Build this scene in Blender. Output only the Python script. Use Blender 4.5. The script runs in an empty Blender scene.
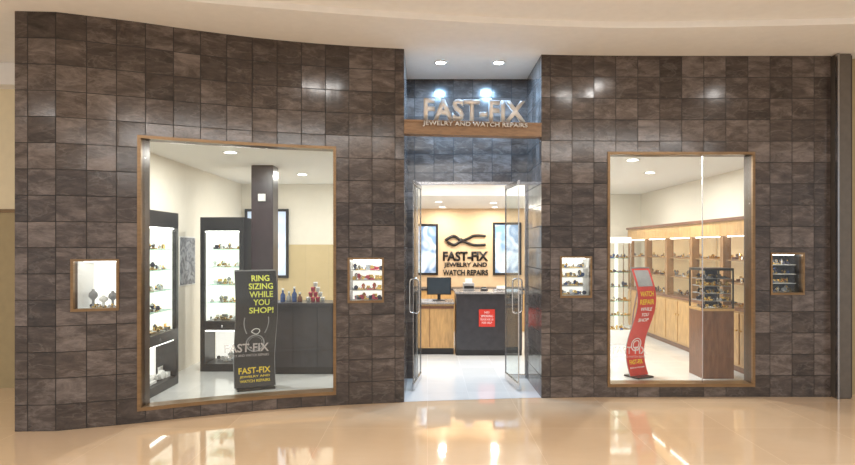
import bpy, bmesh, math, random
from mathutils import Matrix, Vector
random.seed(4)
sc = bpy.context.scene
try:
    sc.view_settings.view_transform = 'Standard'
    sc.view_settings.look = 'None'
except Exception: pass
sc.view_settings.exposure = 0.0

# ------------------------------------------------------------ materials
def new_mat(name):
    m = bpy.data.materials.new(name); m.use_nodes = True
    nt = m.node_tree
    return m, nt, nt.nodes, nt.links, nt.nodes['Principled BSDF']

def mat(name, col, rough=0.5, metal=0.0, var=0.06, scale=12.0, emit=None, es=0.0, stretch=(1,1,1), bump=0.0, coat=0.0):
    m, nt, N, L, b = new_mat(name)
    tc = N.new('ShaderNodeTexCoord'); mp = N.new('ShaderNodeMapping')
    mp.inputs['Scale'].default_value = stretch
    nz = N.new('ShaderNodeTexNoise'); nz.inputs['Scale'].default_value = scale
    nz.inputs['Detail'].default_value = 5
    L.new(tc.outputs['Object'], mp.inputs[0]); L.new(mp.outputs[0], nz.inputs['Vector'])
    cr = N.new('ShaderNodeValToRGB')
    cr.color_ramp.elements[0].position = 0.3; cr.color_ramp.elements[1].position = 0.7
    cr.color_ramp.elements[0].color = tuple(max(0, c*(1-var)) for c in col)+(1,)
    cr.color_ramp.elements[1].color = tuple(min(1, c*(1+var)) for c in col)+(1,)
    L.new(nz.outputs['Fac'], cr.inputs[0]); L.new(cr.outputs[0], b.inputs['Base Color'])
    b.inputs['Roughness'].default_value = rough
    b.inputs['Metallic'].default_value = metal
    b.inputs['Coat Weight'].default_value = coat
    if emit:
        b.inputs['Emission Color'].default_value = tuple(emit)+(1,)
        b.inputs['Emission Strength'].default_value = es
    return m

def glass_mat(name, tint=(0.96,0.985,0.985), base=.025, edge=.35):
    m, nt, N, L, b = new_mat(name)
    N.remove(b)
    out = [n for n in N if n.type == 'OUTPUT_MATERIAL'][0]
    tr = N.new('ShaderNodeBsdfTransparent'); tr.inputs[0].default_value = tint+(1,)
    gl = N.new('ShaderNodeBsdfGlossy'); gl.inputs['Roughness'].default_value = 0.01
    lw = N.new('ShaderNodeLayerWeight'); lw.inputs['Blend'].default_value = .5
    pw = N.new('ShaderNodeMath'); pw.operation = 'POWER'; L.new(lw.outputs['Facing'], pw.inputs[0]); pw.inputs[1].default_value = 5
    ma = N.new('ShaderNodeMath'); ma.operation = 'MULTIPLY_ADD'; L.new(pw.outputs[0], ma.inputs[0]); ma.inputs[1].default_value = edge; ma.inputs[2].default_value = base
    mx = N.new('ShaderNodeMixShader')
    L.new(ma.outputs[0], mx.inputs[0]); L.new(tr.outputs[0], mx.inputs[1]); L.new(gl.outputs[0], mx.inputs[2])
    L.new(mx.outputs[0], out.inputs[0])
    return m

def vinyl_mat(name, col, a):
    m, nt, N, L, b = new_mat(name)
    b.inputs['Base Color'].default_value = col+(1,); b.inputs['Roughness'].default_value = 0.5
    b.inputs['Alpha'].default_value = a
    return m

def grid_tile_mat(name, tw, th, c_dark, c_mid, c_light, grout, rough, joint=0.006, tilt=0.012, use_uv=True, vein=0.5, coat=0.0, tvar=.5, vs=1.7, veins=0.0):
    m, nt, N, L, b = new_mat(name)
    tc = N.new('ShaderNodeTexCoord')
    src = tc.outputs['UV'] if use_uv else tc.outputs['Object']
    dv = N.new('ShaderNodeVectorMath'); dv.operation = 'DIVIDE'; dv.inputs[1].default_value = (tw, th, 1.0)
    L.new(src, dv.inputs[0])
    fl = N.new('ShaderNodeVectorMath'); fl.operation = 'FLOOR'; L.new(dv.outputs[0], fl.inputs[0])
    fr = N.new('ShaderNodeVectorMath'); fr.operation = 'FRACTION'; L.new(dv.outputs[0], fr.inputs[0])
    sp0 = N.new('ShaderNodeSeparateXYZ'); L.new(fl.outputs[0], sp0.inputs[0])
    cb0 = N.new('ShaderNodeCombineXYZ'); L.new(sp0.outputs[0], cb0.inputs[0]); L.new(sp0.outputs[1], cb0.inputs[1])
    wn = N.new('ShaderNodeTexWhiteNoise'); wn.noise_dimensions = '3D'; L.new(cb0.outputs[0], wn.inputs['Vector'])
    sc_ = N.new('ShaderNodeVectorMath'); sc_.operation = 'SCALE'; sc_.inputs['Scale'].default_value = 40
    L.new(wn.outputs['Color'], sc_.inputs[0])
    ad = N.new('ShaderNodeVectorMath'); ad.operation = 'ADD'; L.new(src, ad.inputs[0]); L.new(sc_.outputs[0], ad.inputs[1])
    mp = N.new('ShaderNodeMapping'); mp.inputs['Rotation'].default_value = (0,0,0.9); mp.inputs['Scale'].default_value = (3, 8, 4)
    L.new(ad.outputs[0], mp.inputs[0])
    nz = N.new('ShaderNodeTexNoise'); nz.inputs['Scale'].default_value = vs; nz.inputs['Detail'].default_value = 10
    nz.inputs['Roughness'].default_value = 0.70; nz.inputs['Distortion'].default_value = .5
    L.new(mp.outputs[0], nz.inputs['Vector'])
    mxv = N.new('ShaderNodeMath'); mxv.operation = 'MULTIPLY_ADD'
    L.new(nz.outputs['Fac'], mxv.inputs[0]); mxv.inputs[1].default_value = vein*2
    sb = N.new('ShaderNodeMath'); sb.operation = 'MULTIPLY_ADD'
    L.new(wn.outputs['Value'], sb.inputs[0]); sb.inputs[1].default_value = tvar
    sb.inputs[2].default_value = 0.5-tvar/2-vein
    L.new(sb.outputs[0], mxv.inputs[2])
    cr = N.new('ShaderNodeValToRGB'); e = cr.color_ramp.elements
    e[0].position = 0.15; e[0].color = c_dark+(1,); e[1].position = 0.95; e[1].color = c_light+(1,)
    k = e.new(0.5); k.color = c_mid+(1,)
    L.new(mxv.outputs[0], cr.inputs[0])
    base = cr.outputs[0]
    if veins:
        n2 = N.new('ShaderNodeTexNoise'); n2.inputs['Scale'].default_value = .7; n2.inputs['Detail'].default_value = 5; n2.inputs['Roughness'].default_value = .55; n2.inputs['Distortion'].default_value = .3
        L.new(mp.outputs[0], n2.inputs['Vector'])
        q1 = N.new('ShaderNodeMath'); q1.operation = 'SUBTRACT'; L.new(n2.outputs['Fac'], q1.inputs[0]); q1.inputs[1].default_value = .5
        q2 = N.new('ShaderNodeMath'); q2.operation = 'ABSOLUTE'; L.new(q1.outputs[0], q2.inputs[0])
        q3 = N.new('ShaderNodeMapRange'); L.new(q2.outputs[0], q3.inputs['Value']); q3.inputs['From Min'].default_value = 0; q3.inputs['From Max'].default_value = .02
        q3.inputs['To Min'].default_value = veins; q3.inputs['To Max'].default_value = 0
        vm = N.new('ShaderNodeMix'); vm.data_type = 'RGBA'; L.new(q3.outputs[0], vm.inputs['Factor']); L.new(base, vm.inputs[6]); vm.inputs[7].default_value = (.26,.23,.215,1)
        base = vm.outputs[2]
    s2 = N.new('ShaderNodeSeparateXYZ'); L.new(fr.outputs[0], s2.inputs[0])
    def edge(sock, w):
        a = N.new('ShaderNodeMath'); a.operation = 'SUBTRACT'; L.new(sock, a.inputs[0]); a.inputs[1].default_value = 0.5
        c = N.new('ShaderNodeMath'); c.operation = 'ABSOLUTE'; L.new(a.outputs[0], c.inputs[0])
        d = N.new('ShaderNodeMath'); d.operation = 'GREATER_THAN'; L.new(c.outputs[0], d.inputs[0]); d.inputs[1].default_value = 0.5-w
        return d
    ex = edge(s2.outputs[0], joint/2/tw); ey = edge(s2.outputs[1], joint/2/th)
    mm = N.new('ShaderNodeMath'); mm.operation = 'MAXIMUM'; L.new(ex.outputs[0], mm.inputs[0]); L.new(ey.outputs[0], mm.inputs[1])
    mx = N.new('ShaderNodeMix'); mx.data_type = 'RGBA'
    L.new(mm.outputs[0], mx.inputs['Factor']); L.new(base, mx.inputs[6]); mx.inputs[7].default_value = grout+(1,)
    L.new(mx.outputs[2], b.inputs['Base Color'])
    rr = N.new('ShaderNodeMath'); rr.operation = 'MULTIPLY_ADD'; L.new(mm.outputs[0], rr.inputs[0]); rr.inputs[1].default_value = 0.6; rr.inputs[2].default_value = rough
    L.new(rr.outputs[0], b.inputs['Roughness'])
    geo = N.new('ShaderNodeNewGeometry')
    a1 = N.new('ShaderNodeVectorMath'); a1.operation = 'SUBTRACT'; L.new(wn.outputs['Color'], a1.inputs[0]); a1.inputs[1].default_value = (.5,.5,.5)
    a2 = N.new('ShaderNodeVectorMath'); a2.operation = 'SCALE'; a2.inputs['Scale'].default_value = tilt; L.new(a1.outputs[0], a2.inputs[0])
    a3 = N.new('ShaderNodeVectorMath'); a3.operation = 'ADD'; L.new(geo.outputs['Normal'], a3.inputs[0]); L.new(a2.outputs[0], a3.inputs[1])
    a4 = N.new('ShaderNodeVectorMath'); a4.operation = 'NORMALIZE'; L.new(a3.outputs[0], a4.inputs[0])
    bp = N.new('ShaderNodeBump'); bp.inputs['Strength'].default_value = 0.10*(1 if tilt > 0 else 0); bp.inputs['Distance'].default_value = 0.004
    L.new(nz.outputs['Fac'], bp.inputs['Height']); L.new(a4.outputs[0], bp.inputs['Normal'])
    L.new(bp.outputs[0], b.inputs['Normal'])
    b.inputs['Coat Weight'].default_value = coat; b.inputs['Coat Roughness'].default_value = 0.04
    return m

H = 3.71
M_tile = grid_tile_mat('slate_tile', 0.24, H/16, (.026,.020,.0175), (.072,.056,.049), (.21,.175,.16), (.009,.007,.006), 0.15, joint=0.0075, tilt=0.035, vein=.68, tvar=.36, vs=1.3, veins=.16)
M_floor = grid_tile_mat('mall_floor_polished', 0.9, 0.9, (.75,.535,.34), (.79,.575,.375), (.83,.615,.41), (.73,.52,.33), 0.06, joint=0.004, tilt=0.0, use_uv=False, vein=0.25, coat=0.9)
M_sfloor = grid_tile_mat('store_floor_tile', 0.45, 0.45, (.68,.69,.69), (.74,.75,.75), (.80,.81,.81), (.55,.56,.56), 0.12, joint=0.005, tilt=0.0, use_uv=False, vein=0.3, coat=0.3)
M_ceil = mat('mall_ceiling_paint', (.81,.81,.80), .8, var=.02)
M_sceil = mat('store_ceiling_paint', (.84,.83,.80), .8, var=.02)
M_swall = mat('store_wall_paint', (.82,.77,.67), .7, var=.02)
M_tan = mat('sign_wall_paint', (.76,.56,.36), .6, var=.03)
M_beige_tile = grid_tile_mat('beige_wall_tile', 0.4, 0.4, (.56,.44,.24), (.61,.48,.27), (.68,.54,.33), (.5,.4,.25), .3, use_uv=False, tilt=0.0)
M_corr1 = mat('corridor_paint_upper', (.74,.66,.47), .7, var=.03)
M_corr2 = mat('corridor_paint_lower', (.36,.29,.16), .6, var=.05)
M_frame = mat('window_frame_bronze', (.22,.135,.065), .3, .5, var=.15, scale=6, stretch=(1,1,8))
M_liner = mat('window_liner_bronze', (.07,.042,.026), .3, .2, var=.15)
M_beam = mat('beam_wood', (.27,.165,.09), .35, var=.2, scale=5, stretch=(2,8,8))
M_wood = mat('honey_wood', (.52,.31,.125), .35, var=.18, scale=5, stretch=(6,6,1.2), coat=.2)
M_wood2 = mat('walnut_wood', (.17,.07,.035), .35, var=.25, scale=5, stretch=(6,6,1.2), coat=.2)
M_wood3 = mat('cabinet_shelf_wood', (.30,.16,.07), .35, var=.2, scale=5)
M_black = mat('black_lacquer', (.012,.011,.012), .3, var=.2)
M_dark = mat('charcoal_laminate', (.035,.033,.038), .3, var=.2)
M_col = mat('column_brown', (.045,.028,.032), .3, var=.2)
M_steel = mat('brushed_steel', (.62,.62,.62), .25, 1.0, var=.05, scale=30)
M_pil = mat('pilaster_metal', (.13,.115,.10), .35, .4, var=.1)
M_doorf = mat('door_rail_metal', (.35,.35,.36), .25, 1.0, var=.05)
M_letter = mat('sign_letter_metal', (.70,.69,.68), .3, .45, var=.03)
M_white = mat('white_lining', (.85,.85,.85), .5, var=.02)
M_lit = mat('lit_panel', (.9,.88,.83), .5, var=.01, emit=(1,.95,.86), es=.85)
M_litwarm = mat('lit_panel_warm', (.82,.62,.38), .5, var=.01, emit=(1,.70,.38), es=.25)
M_strip = mat('light_strip', (1,1,1), .5, var=0, emit=(1,.95,.86), es=8)
M_lamp = mat('lamp_face', (1,1,1), .5, var=0, emit=(1,.97,.92), es=12)
M_lampc = mat('lamp_face_cool', (1,1,1), .5, var=0, emit=(.85,.93,1), es=35)
M_glass = glass_mat('clear_glass', base=.035)
M_glass2 = glass_mat('case_glass', (.985,.995,.99), .01, .1)
M_gshelf = glass_mat('shelf_glass', (.75,.88,.84), .05, .3)
M_gold = mat('gold_metal', (.8,.55,.2), .25, 1.0, var=.05)
M_silver = mat('silver_metal', (.75,.75,.78), .2, 1.0, var=.05)
M_velvet = mat('dark_velvet', (.05,.05,.08), .9, var=.2)
M_red = mat('poster_red', (.62,.04,.025), .35, var=.08)
M_yellow = mat('poster_yellow', (.85,.62,.02), .5, var=.03)
M_lime = mat('poster_lime', (.80,.85,.12), .5, var=.03)
M_wtext = mat('poster_white', (.85,.85,.83), .5, var=.02)
M_btext = mat('sign_black', (.015,.012,.012), .4, var=.05)
M_pink = mat('gift_pink', (.65,.08,.13), .4, var=.3, scale=25)
M_blue = mat('bottle_blue', (.05,.10,.28), .2, var=.3)
M_grayp = mat('device_plastic', (.30,.30,.31), .4, var=.1)
M_stone = mat('counter_stone', (.30,.28,.27), .2, var=.3, scale=40)
M_screen = mat('screen_face', (.02,.03,.04), .1, var=.1, emit=(.1,.16,.22), es=.05)

def poster_mat(name, c1, c2, es, scale=3):
    m, nt, N, L, b = new_mat(name)
    tc = N.new('ShaderNodeTexCoord'); nz = N.new('ShaderNodeTexNoise'); nz.inputs['Scale'].default_value = scale; nz.inputs['Detail'].default_value = 1
    nz.inputs['Distortion'].default_value = 1.5
    L.new(tc.outputs['Object'], nz.inputs['Vector'])
    cr = N.new('ShaderNodeValToRGB'); cr.color_ramp.elements[0].position = .38; cr.color_ramp.elements[1].position = .62
    cr.color_ramp.elements[0].color = c1+(1,); cr.color_ramp.elements[1].color = c2+(1,)
    L.new(nz.outputs['Fac'], cr.inputs[0]); L.new(cr.outputs[0], b.inputs['Base Color']); L.new(cr.outputs[0], b.inputs['Emission Color'])
    b.inputs['Emission Strength'].default_value = es
    return m
M_lb = poster_mat('lightbox_print', (.62,.74,.94), (.88,.92,1.0), .35, 2)
M_lb2 = poster_mat('watch_print', (.20,.34,.60), (.70,.84,1.0), .2, 2.5)
M_gray_print = poster_mat('grey_print', (.16,.17,.20), (.45,.47,.52), 0.0, 9)

# ------------------------------------------------------------ helpers
def link(o):
    sc.collection.objects.link(o); return o

def mesh_obj(name, verts, faces, m, smooth=False):
    me = bpy.data.meshes.new(name); me.from_pydata(verts, [], faces); me.update()
    if m: me.materials.append(m)
    if smooth:
        for p in me.polygons: p.use_smooth = True
    return link(bpy.data.objects.new(name, me))

def box(name, x0, x1, y0, y1, z0, z1, m, bev=0.0):
    bm = bmesh.new()
    c = ((x0+x1)/2, (y0+y1)/2, (z0+z1)/2)
    bmesh.ops.create_cube(bm, size=1, matrix=Matrix.Diagonal((abs(x1-x0), abs(y1-y0), abs(z1-z0), 1)))
    if bev:
        bmesh.ops.bevel(bm, geom=bm.edges[:], offset=bev, segments=2, affect='EDGES', profile=.7)
    me = bpy.data.meshes.new(name); bm.to_mesh(me); bm.free(); me.materials.append(m)
    o = link(bpy.data.objects.new(name, me)); o.location = c
    return o

def cyl(name, r, h, loc, m, r2=None, seg=24, axis='Z'):
    bm = bmesh.new()
    bmesh.ops.create_cone(bm, cap_ends=True, segments=seg, radius1=r, radius2=r if r2 is None else r2, depth=h)
    me = bpy.data.meshes.new(name); bm.to_mesh(me); bm.free(); me.materials.append(m)
    for p in me.polygons: p.use_smooth = len(p.vertices) == 4
    o = link(bpy.data.objects.new(name, me)); o.location = loc
    if axis == 'Y': o.rotation_euler = (math.pi/2, 0, 0)
    if axis == 'X': o.rotation_euler = (0, math.pi/2, 0)
    return o

def lathe(name, prof, loc, m, seg=24):
    v = []; f = []
    for r, z in prof:
        for i in range(seg):
            a = 2*math.pi*i/seg; v.append((r*math.cos(a), r*math.sin(a), z))
    for j in range(len(prof)-1):
        for i in range(seg):
            i2 = (i+1) % seg
            f.append((j*seg+i, j*seg+i2, (j+1)*seg+i2, (j+1)*seg+i))
    o = mesh_obj(name, v, f, m, True); o.location = loc
    return o

def group(name, parts, loc=(0,0,0), rz=0.0, local=False):
    e = bpy.data.objects.new(name, None); e.empty_display_size = .1; link(e)
    e.location = loc; e.rotation_euler = (0,0,rz)
    for p in parts:
        p.parent = e
        if not local:
            p.matrix_parent_inverse = (Matrix.Translation(loc) @ Matrix.Rotation(rz,4,'Z')).inverted()
    return e

def text_part(name, s, w, h, depth, m, loc, yfun=None, thick=0.0, rz=0.0, spacing=1.0):
    cu = bpy.data.curves.new(name, 'FONT'); cu.body = s; cu.align_x = 'CENTER'
    cu.offset = thick; cu.resolution_u = 3; cu.space_character = spacing
    t = bpy.data.objects.new(name+'_tmp', cu); link(t)
    bpy.context.view_layer.update()
    dg = bpy.context.evaluated_depsgraph_get()
    me = bpy.data.meshes.new_from_object(t.evaluated_get(dg))
    bpy.data.objects.remove(t)
    bm = bmesh.new(); bm.from_mesh(me)
    if depth > 0:
        r = bmesh.ops.extrude_face_region(bm, geom=bm.faces[:])
        for v in [g for g in r['geom'] if isinstance(g, bmesh.types.BMVert)]: v.co.z += 1
    xs = [v.co.x for v in bm.verts]; ys = [v.co.y for v in bm.verts]
    x0, x1, y0, y1 = min(xs), max(xs), min(ys), max(ys)
    for v in bm.verts:
        X = ((v.co.x-x0)/(x1-x0)-.5)*w; Z = ((v.co.y-y0)/(y1-y0)-.5)*h; D = v.co.z*depth if depth > 0 else 0
        v.co = (X, -D, Z)
    bmesh.ops.recalc_face_normals(bm, faces=bm.faces[:])
    if yfun:
        for v in bm.verts:
            v.co.y += yfun(v.co.x+loc[0], v.co.z+loc[2])
    bm.to_mesh(me); bm.free(); me.materials.clear(); me.materials.append(m)
    me.name = name
    o = link(bpy.data.objects.new(name, me)); o.location = loc; o.rotation_euler = (0,0,rz)
    return o

def tube(name, pts, r, m, cyclic=False):
    cu = bpy.data.curves.new(name, 'CURVE'); cu.dimensions = '3D'; cu.bevel_depth = r; cu.bevel_resolution = 3
    sp = cu.splines.new('NURBS'); sp.points.add(len(pts)-1)
    for p, q in zip(sp.points, pts): p.co = tuple(q)+(1,)
    sp.use_endpoint_u = True; sp.order_u = 3; sp.use_cyclic_u = cyclic
    cu.materials.append(m)
    return link(bpy.data.objects.new(name, cu))

def bits(name, x0, x1, y0, y1, z, n, seed, mats, hmin=.02, hmax=.07):
    """row of jewellery: necklace busts, ring boxes, bracelets on rolls, trays"""
    rnd = random.Random(seed); bm = bmesh.new()
    for i in range(n):
        x = x0+(x1-x0)*(i+.5)/n + rnd.uniform(-.2,.2)*(x1-x0)/n
        y = rnd.uniform(y0, y1); h = rnd.uniform(hmin, hmax); k = rnd.randrange(4); mi = rnd.randrange(len(mats))
        nf = len(bm.faces)
        if k == 0:
            bmesh.ops.create_cone(bm, cap_ends=True, segments=10, radius1=h*.3, radius2=h*.3, depth=h*.08, matrix=Matrix.Translation((x,y,z+h*.04)))
            bmesh.ops.create_cone(bm, cap_ends=True, segments=10, radius1=h*.08, radius2=h*.30, depth=h*.55, matrix=Matrix.Translation((x,y,z+h*.35)))
            bmesh.ops.create_cone(bm, cap_ends=True, segments=10, radius1=h*.30, radius2=h*.09, depth=h*.3, matrix=Matrix.Translation((x,y,z+h*.77)))
        elif k == 1:
            bmesh.ops.create_cube(bm, size=1, matrix=Matrix.Translation((x,y,z+h*.15)) @ Matrix.Diagonal((h*.6,h*.5,h*.3,1)))
            bmesh.ops.create_cube(bm, size=1, matrix=Matrix.Translation((x,y+h*.27,z+h*.45)) @ Matrix.Diagonal((h*.6,h*.08,h*.45,1)))
        elif k == 2:
            bmesh.ops.create_cone(bm, cap_ends=True, segments=14, radius1=h*.3, radius2=h*.3, depth=h*.22, matrix=Matrix.Translation((x,y,z+h*.32)) @ Matrix.Rotation(math.pi/2,4,'X'))
        else:
            bmesh.ops.create_cube(bm, size=1, matrix=Matrix.Translation((x,y,z+h*.1)) @ Matrix.Diagonal((h*1.1,h*.9,h*.16,1)))
            for q in (-1,0,1):
                bmesh.ops.create_cone(bm, cap_ends=True, segments=8, radius1=h*.1, radius2=h*.1, depth=h*.06, matrix=Matrix.Translation((x+q*h*.32,y,z+h*.28)) @ Matrix.Rotation(math.pi/2,4,'X'))
        bm.faces.ensure_lookup_table()
        for f in bm.faces[nf:]: f.material_index = mi
    me = bpy.data.meshes.new(name); bm.to_mesh(me); bm.free()
    for m in mats: me.materials.append(m)
    return link(bpy.data.objects.new(name, me))

# ------------------------------------------------------------ facade line
PW = [(-3.66,5.29),(-3.29,5.31),(-2.70,5.54),(-2.2,5.77),(-1.6,6.0),(-.97,6.17),(-.246,6.30),(.5,6.40),(1.23,6.48),(2.0,6.52),(4.4,6.53),(5.5,6.54)]
def Yw(x):
    if x <= PW[0][0]: return PW[0][1]
    if x >= PW[-1][0]: return PW[-1][1]
    n = len(PW)
    for i in range(n-1):
        if PW[i][0] <= x <= PW[i+1][0]:
            xa, ya = PW[i]; xb, yb = PW[i+1]
            def sl(j):
                if j <= 1: return (PW[j+1][1]-PW[j][1])/(PW[j+1][0]-PW[j][0])
                if j >= n-1: return 0
                return (PW[j+1][1]-PW[j-1][1])/(PW[j+1][0]-PW[j-1][0])
            h = xb-xa; t = (x-xa)/h
            if i == 0: return ya+(yb-ya)*t
            m0, m1 = sl(i)*h, sl(i+1)*h
            return (2*t**3-3*t*t+1)*ya+(t**3-2*t*t+t)*m0+(-2*t**3+3*t*t)*yb+(t**3-t*t)*m1
def arc(x):
    s = 0; X = -3.66; st = .02
    while X < x-1e-9:
        X2 = min(X+st, x); s += math.hypot(X2-X, Yw(X2)-Yw(X)); X = X2
    return s

T = .15
def facade(name, xa, xb, holes):
    xs = {round(xa,4), round(xb,4)}
    for h in holes: xs |= {h[0], h[1]}
    for p in PW:
        if xa < p[0] < xb: xs.add(p[0])
    xs = sorted(xs); full = []
    for a, b in zip(xs, xs[1:]):
        n = max(1, int((b-a)/.09))
        full += [a+(b-a)*i/n for i in range(n)]
    full.append(xs[-1])
    zs = sorted({0, H} | {h[2] for h in holes} | {h[3] for h in holes})
    nx, nz = len(full)-1, len(zs)-1
    A = [arc(x)+.110 for x in full]
    def solid(i, j):
        if i < 0 or j < 0 or i >= nx or j >= nz: return False
        cx = (full[i]+full[i+1])/2; cz = (zs[j]+zs[j+1])/2
        return not any(h[0] < cx < h[1] and h[2] < cz < h[3] for h in holes)
    bm = bmesh.new(); uv = bm.loops.layers.uv.new('UVMap')
    vc = {}
    def V(i, j, k):
        if (i,j,k) not in vc: vc[(i,j,k)] = bm.verts.new((full[i], Yw(full[i])+(T if k else 0), zs[j]))
        return vc[(i,j,k)]
    def F(keys, mi):
        f = bm.faces.new([V(*k) for k in keys]); f.material_index = mi
        f.smooth = False
        horiz = len({k[1] for k in keys}) == 1
        for l, k in zip(f.loops, keys):
            if horiz: l[uv].uv = (A[k[0]], zs[k[1]]+k[2]*T)
            else: l[uv].uv = (A[k[0]]+k[2]*T, zs[k[1]])
    for i in range(nx):
        for j in range(nz):
            if not solid(i,j): continue
            F([(i,j,0),(i+1,j,0),(i+1,j+1,0),(i,j+1,0)], 0)
            F([(i,j,1),(i,j+1,1),(i+1,j+1,1),(i+1,j,1)], 1)
            if not solid(i-1,j): F([(i,j,0),(i,j+1,0),(i,j+1,1),(i,j,1)], 0)
            if not solid(i+1,j): F([(i+1,j,0),(i+1,j,1),(i+1,j+1,1),(i+1,j+1,0)], 0)
            if not solid(i,j-1): F([(i,j,0),(i,j,1),(i+1,j,1),(i+1,j,0)], 0)
            if not solid(i,j+1): F([(i,j+1,0),(i+1,j+1,0),(i+1,j+1,1),(i,j+1,1)], 0)
    me = bpy.data.meshes.new(name); bm.to_mesh(me); bm.free()
    me.materials.append(M_tile); me.materials.append(M_swall)
    return link(bpy.data.objects.new(name, me))

WZ0, WZ1 = .11, 2.665
N1=(-3.18,-2.82); W1=(-2.68,-.94); N2=(-.825,-.455); N3=(1.435,1.785); W2=(1.955,3.56); N4=(3.73,4.10)
NZ0, NZ1 = 1.05, 1.52
facade('wall_front_left', -3.64, -.246, [N1+(NZ0,NZ1), W1+(WZ0,WZ1), N2+(NZ0,NZ1)])
facade('wall_front_right', 1.23, 4.39, [N3+(NZ0+.03,NZ1+.01), W2+(WZ0,WZ1), N4+(NZ0+.06,NZ1+.05)])

def cbox(name, x0, x1, z0, z1, d0, d1, m, n=None):
    n = n or max(1, int((x1-x0)/.08))
    v = []; f = []
    for i in range(n+1):
        x = x0+(x1-x0)*i/n; y = Yw(x)
        v += [(x,y+d0,z0),(x,y+d0,z1),(x,y+d1,z1),(x,y+d1,z0)]
    for i in range(n):
        a = i*4; b = a+4
        for k in range(4):
            k2 = (k+1) % 4
            f.append((a+k, b+k, b+k2, a+k2))
    f.append((0,1,2,3)); f.append((n*4+3, n*4+2, n*4+1, n*4))
    return mesh_obj(name, v, f, m)

def window(name, x0, x1, z0, z1, w, seams=(), depth=T+.02):
    p = []
    wb = w*1.2
    for nm, d0, d1, m in (('trim', -.012, .02, M_frame), ('liner', .02, depth, M_liner)):
        p += [cbox(nm+'_bottom', x0, x1, z0, z0+wb, d0, d1, m if nm == 'trim' else M_frame), cbox(nm+'_top', x0, x1, z1-w, z1, d0, d1, m),
         cbox(nm+'_left', x0, x0+w, z0+wb, z1-w, d0, d1, m), cbox(nm+'_right', x1-w, x1, z0+wb, z1-w, d0, d1, m)]
    xs = [x0+w]+list(seams)+[x1-w]
    for a, b in zip(xs, xs[1:]):
        p.append(cbox('glass_pane', a+.002, b-.002, z0+w, z1-w, .06, .068, M_glass))
    for s in seams: p.append(cbox('glass_joint', s-.004, s+.004, z0+w, z1-w, .058, .072, M_steel, 1))
    return p
p = window('window_1', W1[0], W1[1], WZ0, WZ1, .028)
p.append(text_part('vinyl_title', 'FAST·FIX', .40, .085, 0, vinyl_mat('vinyl_white',(.8,.8,.8),.5), (-1.80, 0, .625), yfun=lambda x,z: Yw(x)+.052, thick=.02))
p.append(text_part('vinyl_line', 'JEWELRY AND WATCH REPAIRS', .40, .032, 0, vinyl_mat('vinyl_white2',(.8,.8,.8),.5), (-1.80, 0, .545), yfun=lambda x,z: Yw(x)+.052))
group('window_1', p)
p = window('window_2', W2[0], W2[1], WZ0, WZ1, .028, seams=(3.02,))
p.append(text_part('vinyl_title', 'FAST·FIX', .38, .08, 0, vinyl_mat('vinyl_white3',(.85,.85,.85),.5), (2.22, 0, .50), yfun=lambda x,z: Yw(x)+.052, thick=.02))
p.append(text_part('vinyl_line', 'JEWELRY AND WATCH REPAIRS', .38, .03, 0, vinyl_mat('vinyl_white4',(.85,.85,.85),.5), (2.22, 0, .425), yfun=lambda x,z: Yw(x)+.052))
group('window_2', p)

def niche(idx, xr, z0, z1, style, seed):
    x0, x1 = xr; w = .02; D = .34
    p = window('n', x0, x1, z0, z1, w, depth=.06)
    lin = M_white if style != 'dark' else M_dark
    p += [cbox('lining_back', x0+.001, x1-.001, z0, z1, D, D+.01, M_lit if style != 'dark' else M_dark),
          cbox('lining_floor', x0+.001, x1-.001, z0+.004, z0+.016, .07, D, M_white),
          cbox('lining_ceiling', x0+.001, x1-.001, z1-.016, z1-.004, .07, D, M_white),
          cbox('lining_left', x0+.002, x0+.014, z0, z1, .07, D, M_white, 1),
          cbox('lining_right', x1-.014, x1-.002, z0, z1, .07, D, lin, 1),
          cbox('light_strip', x0+.05, x1-.05, z1-.03, z1-.02, .1, .13, M_strip)]
    ya = Yw((x0+x1)/2)
    if style == 'bust':
        for i, (fx, hh) in enumerate(((.2,.17),(.42,.11),(.62,.15),(.82,.1))):
            x = x0+(x1-x0)*fx
            p.append(lathe('necklace_bust_%d'%i, [(.001,0),(.03,0),(.012,.02),(.012,hh*.4),(.04,hh*.6),(.035,hh*.8),(.013,hh*.92),(.013,hh),(.001,hh)], (x, Yw(x)+.2, z0+.018), M_wtext if i % 2 else M_grayp))
        p.append(bits('ring_tray', x0+.05, x1-.05, ya+.13, ya+.16, z0+.018, 10, seed, [M_gold,M_silver,M_velvet], .03,.06))
    else:
        for k in range(4):
            zz = z0+.018+k*(z1-z0-.05)/4
            if k: p.append(cbox('shelf_%d'%k, x0+.016, x1-.016, zz-.006, zz, .12, D-.002, M_white))
            p.append(bits('jewelry_row_%d'%k, x0+.03, x1-.03, ya+.18, ya+.26, zz+.001, 13, seed+k, [M_gold,M_silver,M_pink if style=='shelf' else M_blue,M_velvet,M_grayp], .04,.085))
    if style == 'dark':
        p.append(cbox('backing_card', x0+.03, x0+(x1-x0)*.55, z0+.03, z1-.03, D-.02, D-.01, M_lit, 1))
    group('display_window', p)
niche(1, N1, NZ0, NZ1, 'bust', 1)
niche(2, N2, NZ0, NZ1, 'shelf', 2)
niche(3, N3, NZ0+.03, NZ1+.01, 'blue', 5)
niche(4, N4, NZ0+.06, NZ1+.05, 'dark', 9)

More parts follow.
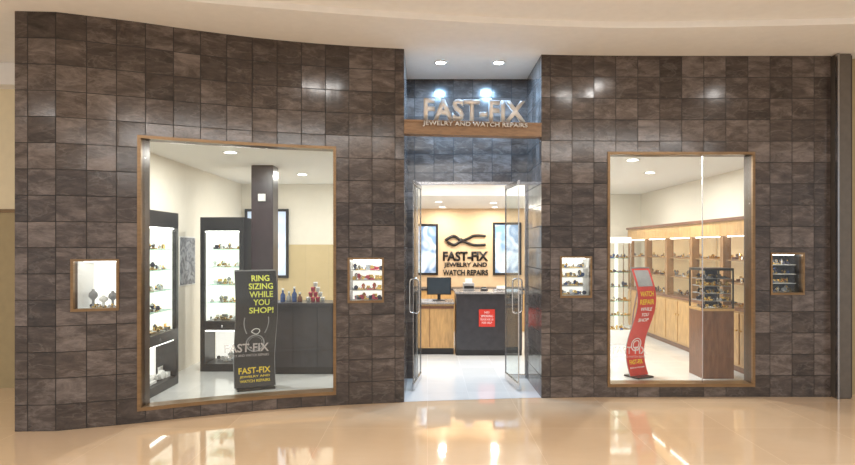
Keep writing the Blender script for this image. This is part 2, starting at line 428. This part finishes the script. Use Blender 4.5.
# ------------------------------------------------------------ recessed entrance
YB = 7.43
def uvbox(name, x0, x1, y0, y1, z0, z1, m):
    o = box(name, x0, x1, y0, y1, z0, z1, m); me = o.data
    uv = me.uv_layers.new(name='UVMap')
    for pl in me.polygons:
        for li in pl.loop_indices:
            c = me.vertices[me.loops[li].vertex_index].co + o.location
            n = pl.normal
            uv.data[li].uv = (c.x+10, c.z) if abs(n.y) > .5 else ((c.y+10, c.z) if abs(n.x) > .5 else (c.x+10, c.y))
    return o
uvbox('wall_entrance_left', -.366, -.246, Yw(-.246)+T, YB+.1, 0, H, M_tile)
uvbox('wall_entrance_right', 1.23, 1.35, Yw(1.23)+T, YB+.1, 0, H, M_tile)
uvbox('wall_entrance_back', -.246, 1.23, YB, YB+.1, 2.44, H, M_tile)
uvbox('wall_entrance_pier', -.246, -.14, YB, YB+.1, 0, 2.44, M_tile)
group('door_frame', [box('jamb_left', -.14, -.115, YB, YB+.06, 0, 2.40, M_doorf), box('jamb_right', 1.21, 1.23, YB, YB+.06, 0, 2.40, M_doorf),
    box('transom', -.14, 1.23, YB, YB+.06, 2.405, 2.44, M_doorf), box('sidelight_glass', .985, 1.21, YB+.02, YB+.028, .01, 2.405, M_glass),
    box('sidelight_shoe', .985, 1.21, YB+.005, YB+.045, 0, .05, M_steel)])
def door_leaf(name, hinge, end):
    dx, dy = end[0]-hinge[0], end[1]-hinge[1]; L_ = math.hypot(dx,dy); a = math.atan2(dy,dx)
    p = [box('glass', 0.0, L_, -.005, .005, .09, 2.34, M_glass),
         box('bottom_rail', 0, L_, -.014, .014, .012, .09, M_steel, .004), box('top_rail', 0, L_, -.014, .014, 2.34, 2.385, M_doorf, .004),
         box('pivot_stile', -.006, .006, -.008, .008, .012, 2.385, M_doorf), box('closing_edge', L_-.004, L_, -.006, .006, .09, 2.34, M_steel)]
    hx = L_-.07
    for side in (-1,1):
        pts = [(hx, side*.006, .88), (hx, side*.05, .88), (hx, side*.055, .95), (hx, side*.055, 1.2), (hx, side*.05, 1.27), (hx, side*.006, 1.27)]
        p.append(tube('pull_handle_%d' % (side+1), pts, .010, M_steel))
    group(name, p, (hinge[0], hinge[1], 0), a, local=True)
door_leaf('door_1', (-.085, YB-.03), (-.16, YB-.66))
door_leaf('door_2', (.965, YB-.03), (1.03, YB-.66))

p = [cbox('beam_board', -.25+.006, 1.228, 2.82, 2.945, -.02, .12, M_beam),
     cbox('beam_cap', -.25+.006, 1.228, 2.945, 2.965, -.035, .13, M_beam)]
p.append(text_part('letters_title', 'FAST-FIX', 1.10, .235, .045, M_letter, (.51, 0, 3.09), yfun=lambda x,z: Yw(x)+.05, thick=.03))
p.append(text_part('letters_line', 'JEWELRY AND WATCH REPAIRS', 1.12, .06, .02, M_letter, (.51, 0, 2.925), yfun=lambda x,z: Yw(x)-.037, thick=.02))
group('storefront_sign', p)

# ------------------------------------------------------------ shell
XL, XR, YBK = -3.25, 4.45, 12.5
mesh_obj('floor_mall', [(-10,-7,0),(10,-7,0),(10,7.0,0),(-10,7.0,0)], [(0,1,2,3)], M_floor)
n = 60; v = []; f = []
for i in range(n+1):
    x = -3.62+(4.38+3.62)*i/n
    v += [(x, Yw(x)+(.005), .003), (x, YBK+.1, .003)]
for i in range(n): f.append((2*i, 2*i+2, 2*i+3, 2*i+1))
mesh_obj('floor_store', v, f, M_sfloor)
E = [(-10,1.5),(-6,3.2),(-3.9,4.35),(-2.3,5.03),(-.25,5.47),(1.66,5.72),(3.9,5.62),(6,5.3),(10,4.0)]
def Ye(x):
    for (xa,ya),(xb,yb) in zip(E,E[1:]):
        if xa <= x <= xb:
            return ya+(yb-ya)*(x-xa)/(xb-xa)
n = 120; v = []; f = []; up = .06
for i in range(n+1):
    x = -10+20*i/n
    y = sum(Ye(max(-10,min(10,x+d*.15))) for d in range(-4,5))/9
    v += [(x,9.0,H),(x,y,H),(x,y,H+up),(x,-7,H+up)]
for i in range(n):
    a = i*4; b = a+4
    for k in range(3): f.append((a+k, a+k+1, b+k+1, b+k))
mesh_obj('ceiling_mall', v, f, M_ceil)
HS = 2.74
box('wall_left', XL-.08, XL, Yw(XL)+T, 10.6, 0, HS, M_swall)
box('wall_right', XR, XR+.08, 6.7, YBK+.1, 0, HS, M_swall)
box('wall_back_left', XL, -1.0, 10.5, 10.6, 1.68, HS, M_swall)
box('wall_back_left_tiled', XL, -1.0, 10.48, 10.6, 0, 1.68, M_beige_tile)
box('wall_partition', -1.0, -.92, 10.48, YBK, 0, HS, M_swall)
box('wall_back', -1.0, 2.4, YBK, YBK+.1, 0, HS, M_tan)
box('wall_back_right', 2.4, XR, YBK, YBK+.1, 0, HS, M_swall)
v = [(XL,5.5,HS),(-.37,6.4,HS),(-.37,YB+.11,HS),(1.36,YB+.11,HS),(1.36,6.65,HS),(XR,6.68,HS),(XR,YBK+.1,HS),(XL,YBK+.1,HS)]
v2 = [(a,b,c+.05) for a,b,c in v]
k = len(v)
mesh_obj('ceiling_store', v+v2, [tuple(range(k)), tuple(range(2*k-1,k-1,-1))]+[(i,(i+1)%k,(i+1)%k+k,i+k) for i in range(k)], M_sceil)
box('ceiling_dropped', -.90, 2.4, 9.4, YBK-.005, 2.44, HS-.003, M_sceil)
group('wall_corridor_left', [box('lower', -7.5, -3.7, 6.95, 7.05, 0, 2.05, M_corr2), box('upper', -7.5, -3.7, 6.95, 7.05, 2.05, H, M_corr1),
      box('fascia', -7.5, -3.7, 6.75, 6.95, 3.46, H-.002, M_ceil), box('chair_rail', -7.5, -3.7, 6.935, 6.95, 2.03, 2.07, M_frame)])
box('wall_right_return', 4.60, 8.0, 6.62, 6.72, 0, H-.002, M_corr2)
group('pilaster', [box('shaft', 4.395, 4.55, 6.44, 6.62, .0, H-.003, M_pil, .012), box('dark_groove', 4.55, 4.60, 6.5, 6.62, 0, H-.003, M_black), box('edge_trim', 4.39, 4.41, 6.42, 6.46, 0, H-.003, M_doorf)])  # groove is a black strip set back between shaft and wall

# ------------------------------------------------------------ store furniture
def display_tower(W, D, Ht, loc, rz, seed):
    w = .06; p = []
    h2 = W/2
    for nm, x in (('post_l', -h2), ('post_r', h2-w)):
        p.append(box(nm, x, x+w, 0, .05, 0, Ht, M_black, .003))
        p.append(box(nm+'_panel', x+.01, x+w-.01, .05, D, 0, Ht, M_black))
    p.append(box('header', -h2+w, h2-w, 0, D, Ht-.18, Ht, M_black))
    p.append(box('plinth', -h2+w, h2-w, 0, D, 0, .10, M_black))
    p.append(box('divider', -h2+w, h2-w, 0, D, .54, .66, M_black))
    p.append(box('back', -h2+w, h2-w, D-.015, D, .10, Ht-.18, M_lit))
    for s in (-1,1):
        xx = s*(h2-w); p.append(box('lit_side_%d'%(s+1), min(xx,xx-s*.006), max(xx,xx-s*.006), .05, D-.016, .66, Ht-.18, M_lit))
    p.append(box('case_glass', -h2+w, h2-w, .008, .014, .66, Ht-.18, M_glass2))
    p.append(box('case_light', -h2+w, h2-w, .03, .06, Ht-.195, Ht-.181, M_strip))
    p.append(box('lower_light', -h2+w, h2-w, .03, .05, .525, .538, M_strip))
    p.append(box('door_lock', -.01, .01, -.006, 0, .58, .61, M_silver))
    for k in range(5):
        z = .662+k*.235
        if k: p.append(box('glass_shelf_%d'%k, -h2+w+.007, h2-w-.007, .05, D-.016, z-.008, z, M_gshelf))
        p.append(bits('jewelry_row_%d'%k, -h2+w+.03, h2-w-.03, .08, D-.05, z+.001, int(W*26), seed+k, [M_gold,M_silver,M_velvet,M_wtext,M_wtext,M_grayp], .04,.10))
    p.append(bits('lower_stock', -h2+w+.04, h2-w-.04, .08, D-.06, .101, int(W*12), seed+9, [M_wtext,M_silver,M_grayp], .08,.2))
    group('display_tower', p, loc, rz, local=True)
display_tower(1.0, .26, 2.03, (-2.98, 6.68, .003), math.pi/2, 11)
display_tower(.57, .42, 2.02, (-2.69, 7.85, .003), 0, 31)

group('wall_poster', [box('print', XL, XL+.012, 7.86, 8.36, 1.13, 1.76, M_gray_print), box('edge', XL, XL+.008, 7.845, 8.375, 1.115, 1.775, M_wtext)])
group('column', [box('shaft', -2.38,-2.085, 8.10, 8.38, .003, HS-.002, M_col, .008), box('base', -2.39,-2.075, 8.09, 8.39, .003, .12, M_black, .005),
                 box('smoke_alarm', -2.28, -2.18, 8.06, 8.10, 2.25, 2.35, M_wtext, .01)])
def framed(name, x0, x1, y, z0, z1, m, fw=.045):
    return group(name, [box('print', x0+fw, x1-fw, y-.03, y-.01, z0+fw, z1-fw, m), box('frame_t', x0, x1, y-.045, y-.002, z1-fw, z1, M_black), box('frame_b', x0, x1, y-.045, y-.002, z0, z0+fw, M_black),
        box('frame_l', x0, x0+fw, y-.045, y-.002, z0+fw, z1-fw, M_black), box('frame_r', x1-fw, x1, y-.045, y-.002, z0+fw, z1-fw, M_black), box('backing', x0+fw, x1-fw, y-.01, y-.002, z0+fw, z1-fw, M_black)])
framed('lightbox_poster', -3.18, -2.42, 10.48, 1.10, 2.30, M_lb)
framed('lightbox_poster', -.32, .22, YBK, 1.06, 2.12, M_lb2)
framed('lightbox_poster', 1.36, 1.95, YBK, 1.06, 2.15, M_lb2)

group('service_counter', [box('body', -2.03, -1.1, 7.65, 8.05, .10, .88, M_dark, .004), box('kick', -2.0, -1.13, 7.70, 8.02, .003, .10, M_black),
      box('top', -2.055, -1.08, 7.62, 8.07, .88, .92, M_dark, .006), box('reveal_1', -1.72, -1.715, 7.645, 7.65, .12, .86, M_black), box('reveal_2', -1.41, -1.405, 7.645, 7.65, .12, .86, M_black)])
pp = []
for lvl, cnt in enumerate((4,3,2,1)):
    for i in range(cnt):
        x = -1.46+(i-(cnt-1)/2)*.062; z = .921+lvl*.065
        pp.append(lathe('pot_%d_%d'%(lvl,i), [(.001,0),(.024,0),(.028,.045),(.029,.046),(.029,.06),(.001,.062)], (x, 7.82, z), M_pink if (i+lvl) % 3 else M_wtext, 14))
group('gift_pot_pyramid', pp)
for i, (x, h, m) in enumerate(((-1.88,.15,M_blue),(-1.80,.11,M_grayp),(-1.73,.17,M_blue),(-1.66,.10,M_wood2))):
    group('cleaner_bottle', [lathe('body', [(.001,0),(.03,0),(.032,.01),(.032,h*.6),(.012,h*.78),(.012,h)], (x,7.80,.921), m), cyl('cap', .015, .025, (x,7.80,.921+h+.012), M_wtext)])

group('reception_counter', [box('body', -.75, .40, 9.10, 9.65, .10, .77, M_wood, .004), box('kick', -.75, .40, 9.13, 9.62, .003, .10, M_black),
      box('top', -.77, .41, 9.07, 9.68, .77, .80, M_stone, .005), box('seam_1', -.36, -.353, 9.096, 9.10, .12, .75, M_wood2), box('seam_2', .03, .037, 9.096, 9.10, .12, .75, M_wood2),
      box('top_edge', -.75,.40,9.092,9.10,.70,.74, M_wood2)])
group('raised_counter', [box('body', .43, 1.42, 9.0, 9.6, .09, .93, M_dark, .004), box('kick', .43, 1.42, 9.03, 9.57, .003, .09, M_black), box('top', .41, 1.44, 8.97, 9.63, .93, .965, M_stone, .006)])
group('notice_sign', [box('plate', .77, 1.01, 8.99, 8.998, .44, .70, M_red, .002),
      text_part('text_1', 'NO', .07,.03,0,M_wtext,(.89,8.988,.655)), text_part('text_2', 'SMOKING', .18,.035,0,M_wtext,(.89,8.988,.60)), text_part('text_3','PLEASE ASK US', .19,.03,0,M_wtext,(.89,8.988,.55)), text_part('text_4','FOR HELP', .15,.03,0,M_wtext,(.89,8.988,.50))])
def monitor(x, y, z, w, h, name='computer_monitor'):
    group(name, [box('screen_shell', x-w/2, x+w/2, y, y+.035, z+.09, z+.09+h, M_black, .006), box('screen', x-w/2+.015, x+w/2-.015, y-.002, y, z+.105, z+.075+h, M_screen),
        box('neck', x-.025, x+.025, y+.03, y+.05, z+.01, z+.2, M_black), box('foot', x-.1, x+.1, y-.03, y+.11, z, z+.012, M_black, .004)])
monitor(.18, 9.35, .802, .38, .27)
monitor(-.38, 9.3, .802, .34, .22)
group('receipt_printer', [box('body', .55, .72, 9.2, 9.42, .967, 1.08, M_grayp, .015), box('paper', .58, .69, 9.26, 9.27, 1.08, 1.15, M_wtext), box('slot', .56, .71, 9.195, 9.2, 1.0, 1.04, M_black)])
group('card_terminal', [box('base', .82,.92, 9.15, 9.32, .967, .995, M_black, .01), box('keys', .835,.905,9.17,9.24,.995,1.005,M_grayp), box('display', .835,.905,9.25,9.30,.995,1.02,M_screen)])
group('business_card_holder', [box('tray', 1.05,1.2, 9.15, 9.24, .967, .98, M_silver), box('cards', 1.06,1.19, 9.17,9.22,.98,1.04,M_wtext), box('lip',1.05,1.2,9.145,9.15,.967,1.0,M_silver)])
group('work_bench', [box('body', -.2, 2.2, 11.6, 12.1, .003, .80, M_wood, .004), box('top', -.22, 2.22, 11.57, 12.12, .80, .84, M_dark, .004)])

yb = YBK-.002
cx = .79
p = [text_part('letters_title','FAST-FIX', .94,.20,.02,M_btext,(cx,yb,1.45), thick=.04), text_part('letters_line_1','JEWELRY AND', .90,.12,.02,M_btext,(cx,yb,1.26), thick=.03), text_part('letters_line_2','WATCH REPAIRS', .94,.12,.02,M_btext,(cx,yb,1.11), thick=.03)]
yl = yb-.02; zp = 1.77
p += [tube('jaw_upper', [(cx-.10,yl,zp+.0),(cx-.20,yl,zp+.10),(cx-.32,yl,zp+.09),(cx-.42,yl,zp+.0)], .032, M_btext),
      tube('jaw_lower', [(cx-.10,yl,zp+.0),(cx-.20,yl,zp-.09),(cx-.30,yl,zp-.08),(cx-.38,yl,zp-.02)], .032, M_btext),
      tube('handle_upper', [(cx-.10,yl,zp-.01),(cx+.05,yl,zp+.04),(cx+.2,yl,zp+.13),(cx+.42,yl,zp+.10)], .028, M_btext),
      tube('handle_lower', [(cx-.10,yl,zp+.01),(cx+.05,yl,zp-.05),(cx+.2,yl,zp-.10),(cx+.42,yl,zp-.08)], .028, M_btext),
      cyl('pivot', .055, .03, (cx-.10,yl,zp), M_btext, axis='Y')]
group('wall_sign', p)

def cab(y0, W, seed):
    D = .42; p = []
    p.append(box('base_body', 0, W, .02, D, .08, .80, M_wood)); p.append(box('kick', 0, W, .05, D, 0, .08, M_wood2))
    for i in range(2):
        a = i*W/2+.015; b = (i+1)*W/2-.015
        p.append(box('door_panel_%d'%i, a, b, .003, .02, .11, .77, M_wood, .006)); p.append(cyl('knob_%d'%i, .012, .02, ((b-.04) if i == 0 else (a+.04), -.008, .55), M_gold, axis='Y'))
    p.append(box('ledge', 0, W, 0, D, .80, .84, M_wood2)); p.append(box('back', .02, W-.02, D-.015, D, .84, 1.78, M_litwarm))
    p.append(box('post_a', 0, .04, .01, .12, .84, 1.78, M_wood3)); p.append(box('post_b', W-.04, W, .01, .12, .84, 1.78, M_wood3))
    p.append(box('header', 0, W, 0, D, 1.78, 1.98, M_wood)); p.append(box('cornice', 0, W, -.03, D, 1.98, 2.02, M_wood2))
    p.append(box('case_light', .05, W-.05, .06, .075, 1.768, 1.779, M_strip))
    p.append(box('case_glass', .035, W-.035, .02, .026, .84, 1.78, M_glass2))
    for k in range(3):
        z = .841+k*.31
        if k: p.append(box('shelf_%d'%k, .035, W-.035, .06, D-.016, z-.018, z, M_wood3))
        p.append(bits('jewelry_row_%d'%k, .06, W-.06, .1, D-.06, z+.001, 15, seed+k, [M_gold,M_silver,M_velvet,M_wood2,M_wtext,M_grayp], .05,.11))
    group('wall_display_cabinet', p, (4.01, y0+W, .003), -math.pi/2, local=True)
for i in range(5): cab(7.25+i*.955, .95, 60+i*7)

x0, x1, y0, y1 = 3.40, 3.79, 7.42, 7.80
p = [box('base', x0, x1, y0, y1, .003, .84, M_wood2, .004), box('deck', x0-.01, x1+.01, y0-.01, y1+.01, .84, .87, M_wood, .003), box('lid', x0, x1, y0, y1, 1.34, 1.37, M_black, .003), box('core', x0+.12, x1-.12, y0+.17, y1-.17, .87, 1.34, M_velvet)]
for a, b in ((x0,y0),(x1-.015,y0),(x0,y1-.015),(x1-.015,y1-.015)): p.append(box('post', a, a+.015, b, b+.015, .87, 1.34, M_black))
p += [box('glass_front', x0+.015, x1-.015, y0+.002, y0+.006, .87, 1.34, M_glass2), box('glass_left', x0+.002, x0+.006, y0+.015, y1-.015, .87, 1.34, M_glass2)]
for k in range(5):
    z = .871+k*.092
    if k: p.append(box('tier_%d'%k, x0+.02, x1-.02, y0+.03, y1-.03, z-.006, z, M_grayp))
    p.append(bits('watch_row_%d'%k, x0+.03, x1-.03, y0+.05, y0+.12, z+.001, 12, 200+k, [M_gold,M_silver,M_silver,M_velvet,M_black], .05,.08))
    p.append(bits('watch_row_back_%d'%k, x0+.04, x1-.04, y1-.15, y1-.06, z+.001, 8, 220+k, [M_gold,M_silver,M_velvet,M_black], .05,.08))
group('watch_display_pedestal', p)

x0, x1, y0, y1 = 3.02, 3.40, 10.0, 10.4
p = [box('plinth', x0, x1, y0, y1, .003, .25, M_white, .004), box('lid', x0, x1, y0, y1, 1.70, 1.80, M_white, .004), box('core', x0+.17, x1-.17, y0+.17, y1-.17, .25, 1.70, M_lit)]
for a, b in ((x0,y0),(x1-.018,y0),(x0,y1-.018),(x1-.018,y1-.018)): p.append(box('post', a, a+.018, b, b+.018, .25, 1.70, M_silver))
p.append(box('glass_front', x0+.018, x1-.018, y0+.004, y0+.008, .25, 1.70, M_glass2))
for k in range(6):
    z = .251+k*.24
    if k: p.append(box('shelf_%d'%k, x0+.02, x1-.02, y0+.02, y1-.02, z-.008, z, M_gshelf))
    p.append(bits('jewelry_row_%d'%k, x0+.03, x1-.03, y0+.05, y0+.13, z+.001, 9, 300+k, [M_gold,M_silver,M_velvet,M_blue,M_wtext], .04,.10))
group('glass_display_tower', p)

def banner(name, loc, rz, W, Ht, amp, m, texts, extra=None):
    fn = lambda z: amp*math.sin(2*math.pi*(z/Ht)*1.0+.2)
    n = 40; v = []; f = []
    for i in range(n+1):
        z = .02+(Ht-.02)*i/n; y = fn(z)
        v += [(-W/2,y,z),(W/2,y,z),(W/2,y+.008,z),(-W/2,y+.008,z)]
    for i in range(n):
        a = i*4; b = a+4
        for k in range(4): f.append((a+k, a+(k+1)%4, b+(k+1)%4, b+k))
    f += [(3,2,1,0),(n*4,n*4+1,n*4+2,n*4+3)]
    p = [mesh_obj('banner_panel', v, f, m, False)]
    p.append(box('foot_bar', -W/2+.02, W/2-.02, fn(.02)-.11, fn(.02)+.13, 0, .02, M_black, .004))
    p.append(tube('support_pole', [(0, fn(.02)+.11, .02),(0,.16,.4),(0,.13,.9),(0,fn(Ht-.1)+.015,Ht-.1)], .009, M_grayp))
    for s in (-1,1): p.append(tube('edge_rail_%d'%(s+1), [(s*W/2, fn(z)+.004, z) for z in [.02+(Ht-.02)*i/20 for i in range(21)]], .004, M_grayp))
    p.append(box('top_clip', -W/2, W/2, fn(Ht)-.006, fn(Ht)+.014, Ht-.01, Ht+.006, M_grayp))
    for j, (s, w, h, x, z, tm) in enumerate(texts):
        p.append(text_part('print_text_%d'%j, s, w, h, 0, tm, (x, 0, z), yfun=lambda xx,zz: fn(zz)-.003, thick=.02))
    if extra: p += extra(fn)
    group(name, p, loc, rz, local=True)
def ringpic(fn):
    o = []
    for (cx_, cz, r, rr) in ((0,.52,.10,.008),(.0,.52,.078,.003)):
        o.append(tube('ring_drawing', [(cx_+r*math.cos(a), fn(cz+r*math.sin(a))-.006, cz+r*math.sin(a)) for a in [i*math.pi/8 for i in range(16)]], rr, M_grayp, True))
    o.append(tube('gem_drawing', [(x_, fn(z_)-.006, z_) for x_, z_ in ((-.05,.66),(-.03,.695),(.03,.695),(.05,.66),(0,.615),(-.05,.66))], .005, M_wtext))
    for dx in (-1, 1):
        o.append(tube('arm_drawing', [(dx*.13, fn(.83)-.006,.83),(dx*.15,fn(.74)-.006,.74),(dx*.10,fn(.64)-.006,.64)], .006, M_grayp))
    return o
banner('banner_stand', (-1.97, 6.88, .004), .42, .46, 1.36, .095, M_btext,
    [('RING',.20,.068,.05,1.27,M_lime),('SIZING',.27,.068,.05,1.18,M_lime),('WHILE',.26,.068,.05,1.09,M_lime),('YOU',.18,.068,.05,1.0,M_lime),('SHOP!',.27,.068,.05,.91,M_lime),
     ('FAST-FIX',.36,.07,0,.20,M_yellow),('JEWELRY AND',.34,.03,0,.13,M_yellow),('WATCH REPAIRS',.34,.03,0,.085,M_yellow)], ringpic)
def redpic(fn):
    o = []
    v=[]; f=[]
    for i in range(11):
        z=1.14+.20*i/10; y=fn(z)-.002; v+=[(-.12,y,z),(.12,y,z)]
    for i in range(10): f.append((2*i,2*i+1,2*i+3,2*i+2))
    o.append(mesh_obj('photo_patch', v, f, M_grayp))
    for r in (.05,.08):
        o.append(tube('watch_drawing', [(r*math.cos(a), fn(.40+r*math.sin(a))-.006, .40+r*math.sin(a)) for a in [i*math.pi/8 for i in range(16)]], .005, M_wtext, True))
    return o
banner('banner_stand', (2.67, 7.50, .004), .45, .30, 1.37, .10, M_red,
    [('WATCH',.22,.065,0,1.05,M_yellow),('REPAIR',.23,.065,0,.95,M_yellow),('WHILE',.19,.045,0,.86,M_wtext),('YOU',.12,.045,0,.79,M_wtext),('SHOP',.17,.045,0,.72,M_wtext),('FAST-FIX',.22,.055,0,.18,M_yellow),('JEWELRY AND WATCH REPAIRS',.24,.022,0,.11,M_wtext)], redpic)

# ------------------------------------------------------------ lights
def downlight(x, y, z, r, watts, col=(1,.95,.88), lamp=M_lamp, spread=180):
    parts = [lathe('trim_ring', [(r,0),(r+.02,-.003),(r+.022,-.008),(r+.002,-.010),(r,-.002)], (x,y,z), M_wtext), cyl('lens', r, .004, (x,y,z-.003), lamp)]
    ld = bpy.data.lights.new('lamp', 'AREA'); ld.shape = 'DISK'; ld.size = r*2; ld.energy = watts; ld.color = col
    ld.spread = math.radians(spread)
    lo = link(bpy.data.objects.new('lamp', ld)); lo.location = (x,y,z-.014); parts.append(lo)
    group('downlight', parts, (x,y,z))
for x, y in ((-2.3,7.0),(-1.9,9.1),(1.9,9.0),(2.6,7.6),(3.3,8.9),(3.2,10.8),(.2,8.4)):
    downlight(x, y, HS-.001, .07, 37, (1,.955,.885))
for x, y in ((.2,10.6),(1.2,10.9),(.3,12.0),(1.35,12.0)): downlight(x, y, 2.439, .06, 15, (1,.92,.80))
for x, y in ((.15,6.75),(.80,6.75)): downlight(x, y, H-.001, .055, 44, (.38,.66,1.0), M_lampc)
for x, y in ((2.39,4.98),(-.53,4.25),(2.2,4.57),(4.05,4.57)): downlight(x, y, H+(up if y < Ye(x) else 0)-.001, .07, 5.5, (1,.97,.93))
for x, y in ((-4.5,.5),(0,.2),(4.5,.5),(0,-3.5)):  # out-of-view fill lights, added overhead to brighten the mall
    ld = bpy.data.lights.new('lamp', 'AREA'); ld.shape = 'RECTANGLE'; ld.size = 2.4; ld.size_y = 1.2; ld.energy = 138; ld.color = (1,.98,.95)
    lo = link(bpy.data.objects.new('lamp', ld)); lo.location = (x,y,H+up-.03)
    group('overhead_fill_light', [box('frame', x-1.25,x+1.25,y-.65,y+.65,H+up-.02,H+up-.002,M_wtext), lo], (x,y,H+up))

w = bpy.data.worlds.new('World'); sc.world = w; w.use_nodes = True
w.node_tree.nodes['Background'].inputs[0].default_value = (1,.985,.97,1)
w.node_tree.nodes['Background'].inputs[1].default_value = .80

cam = bpy.data.cameras.new('camera'); co = link(bpy.data.objects.new('camera', cam)); sc.camera = co
cam.sensor_width = 36; cam.lens = 36*600/855; cam.shift_y = 15.5/855; cam.clip_start = .05
co.location = (0,0,1.62); co.rotation_euler = (math.pi/2,0,0)
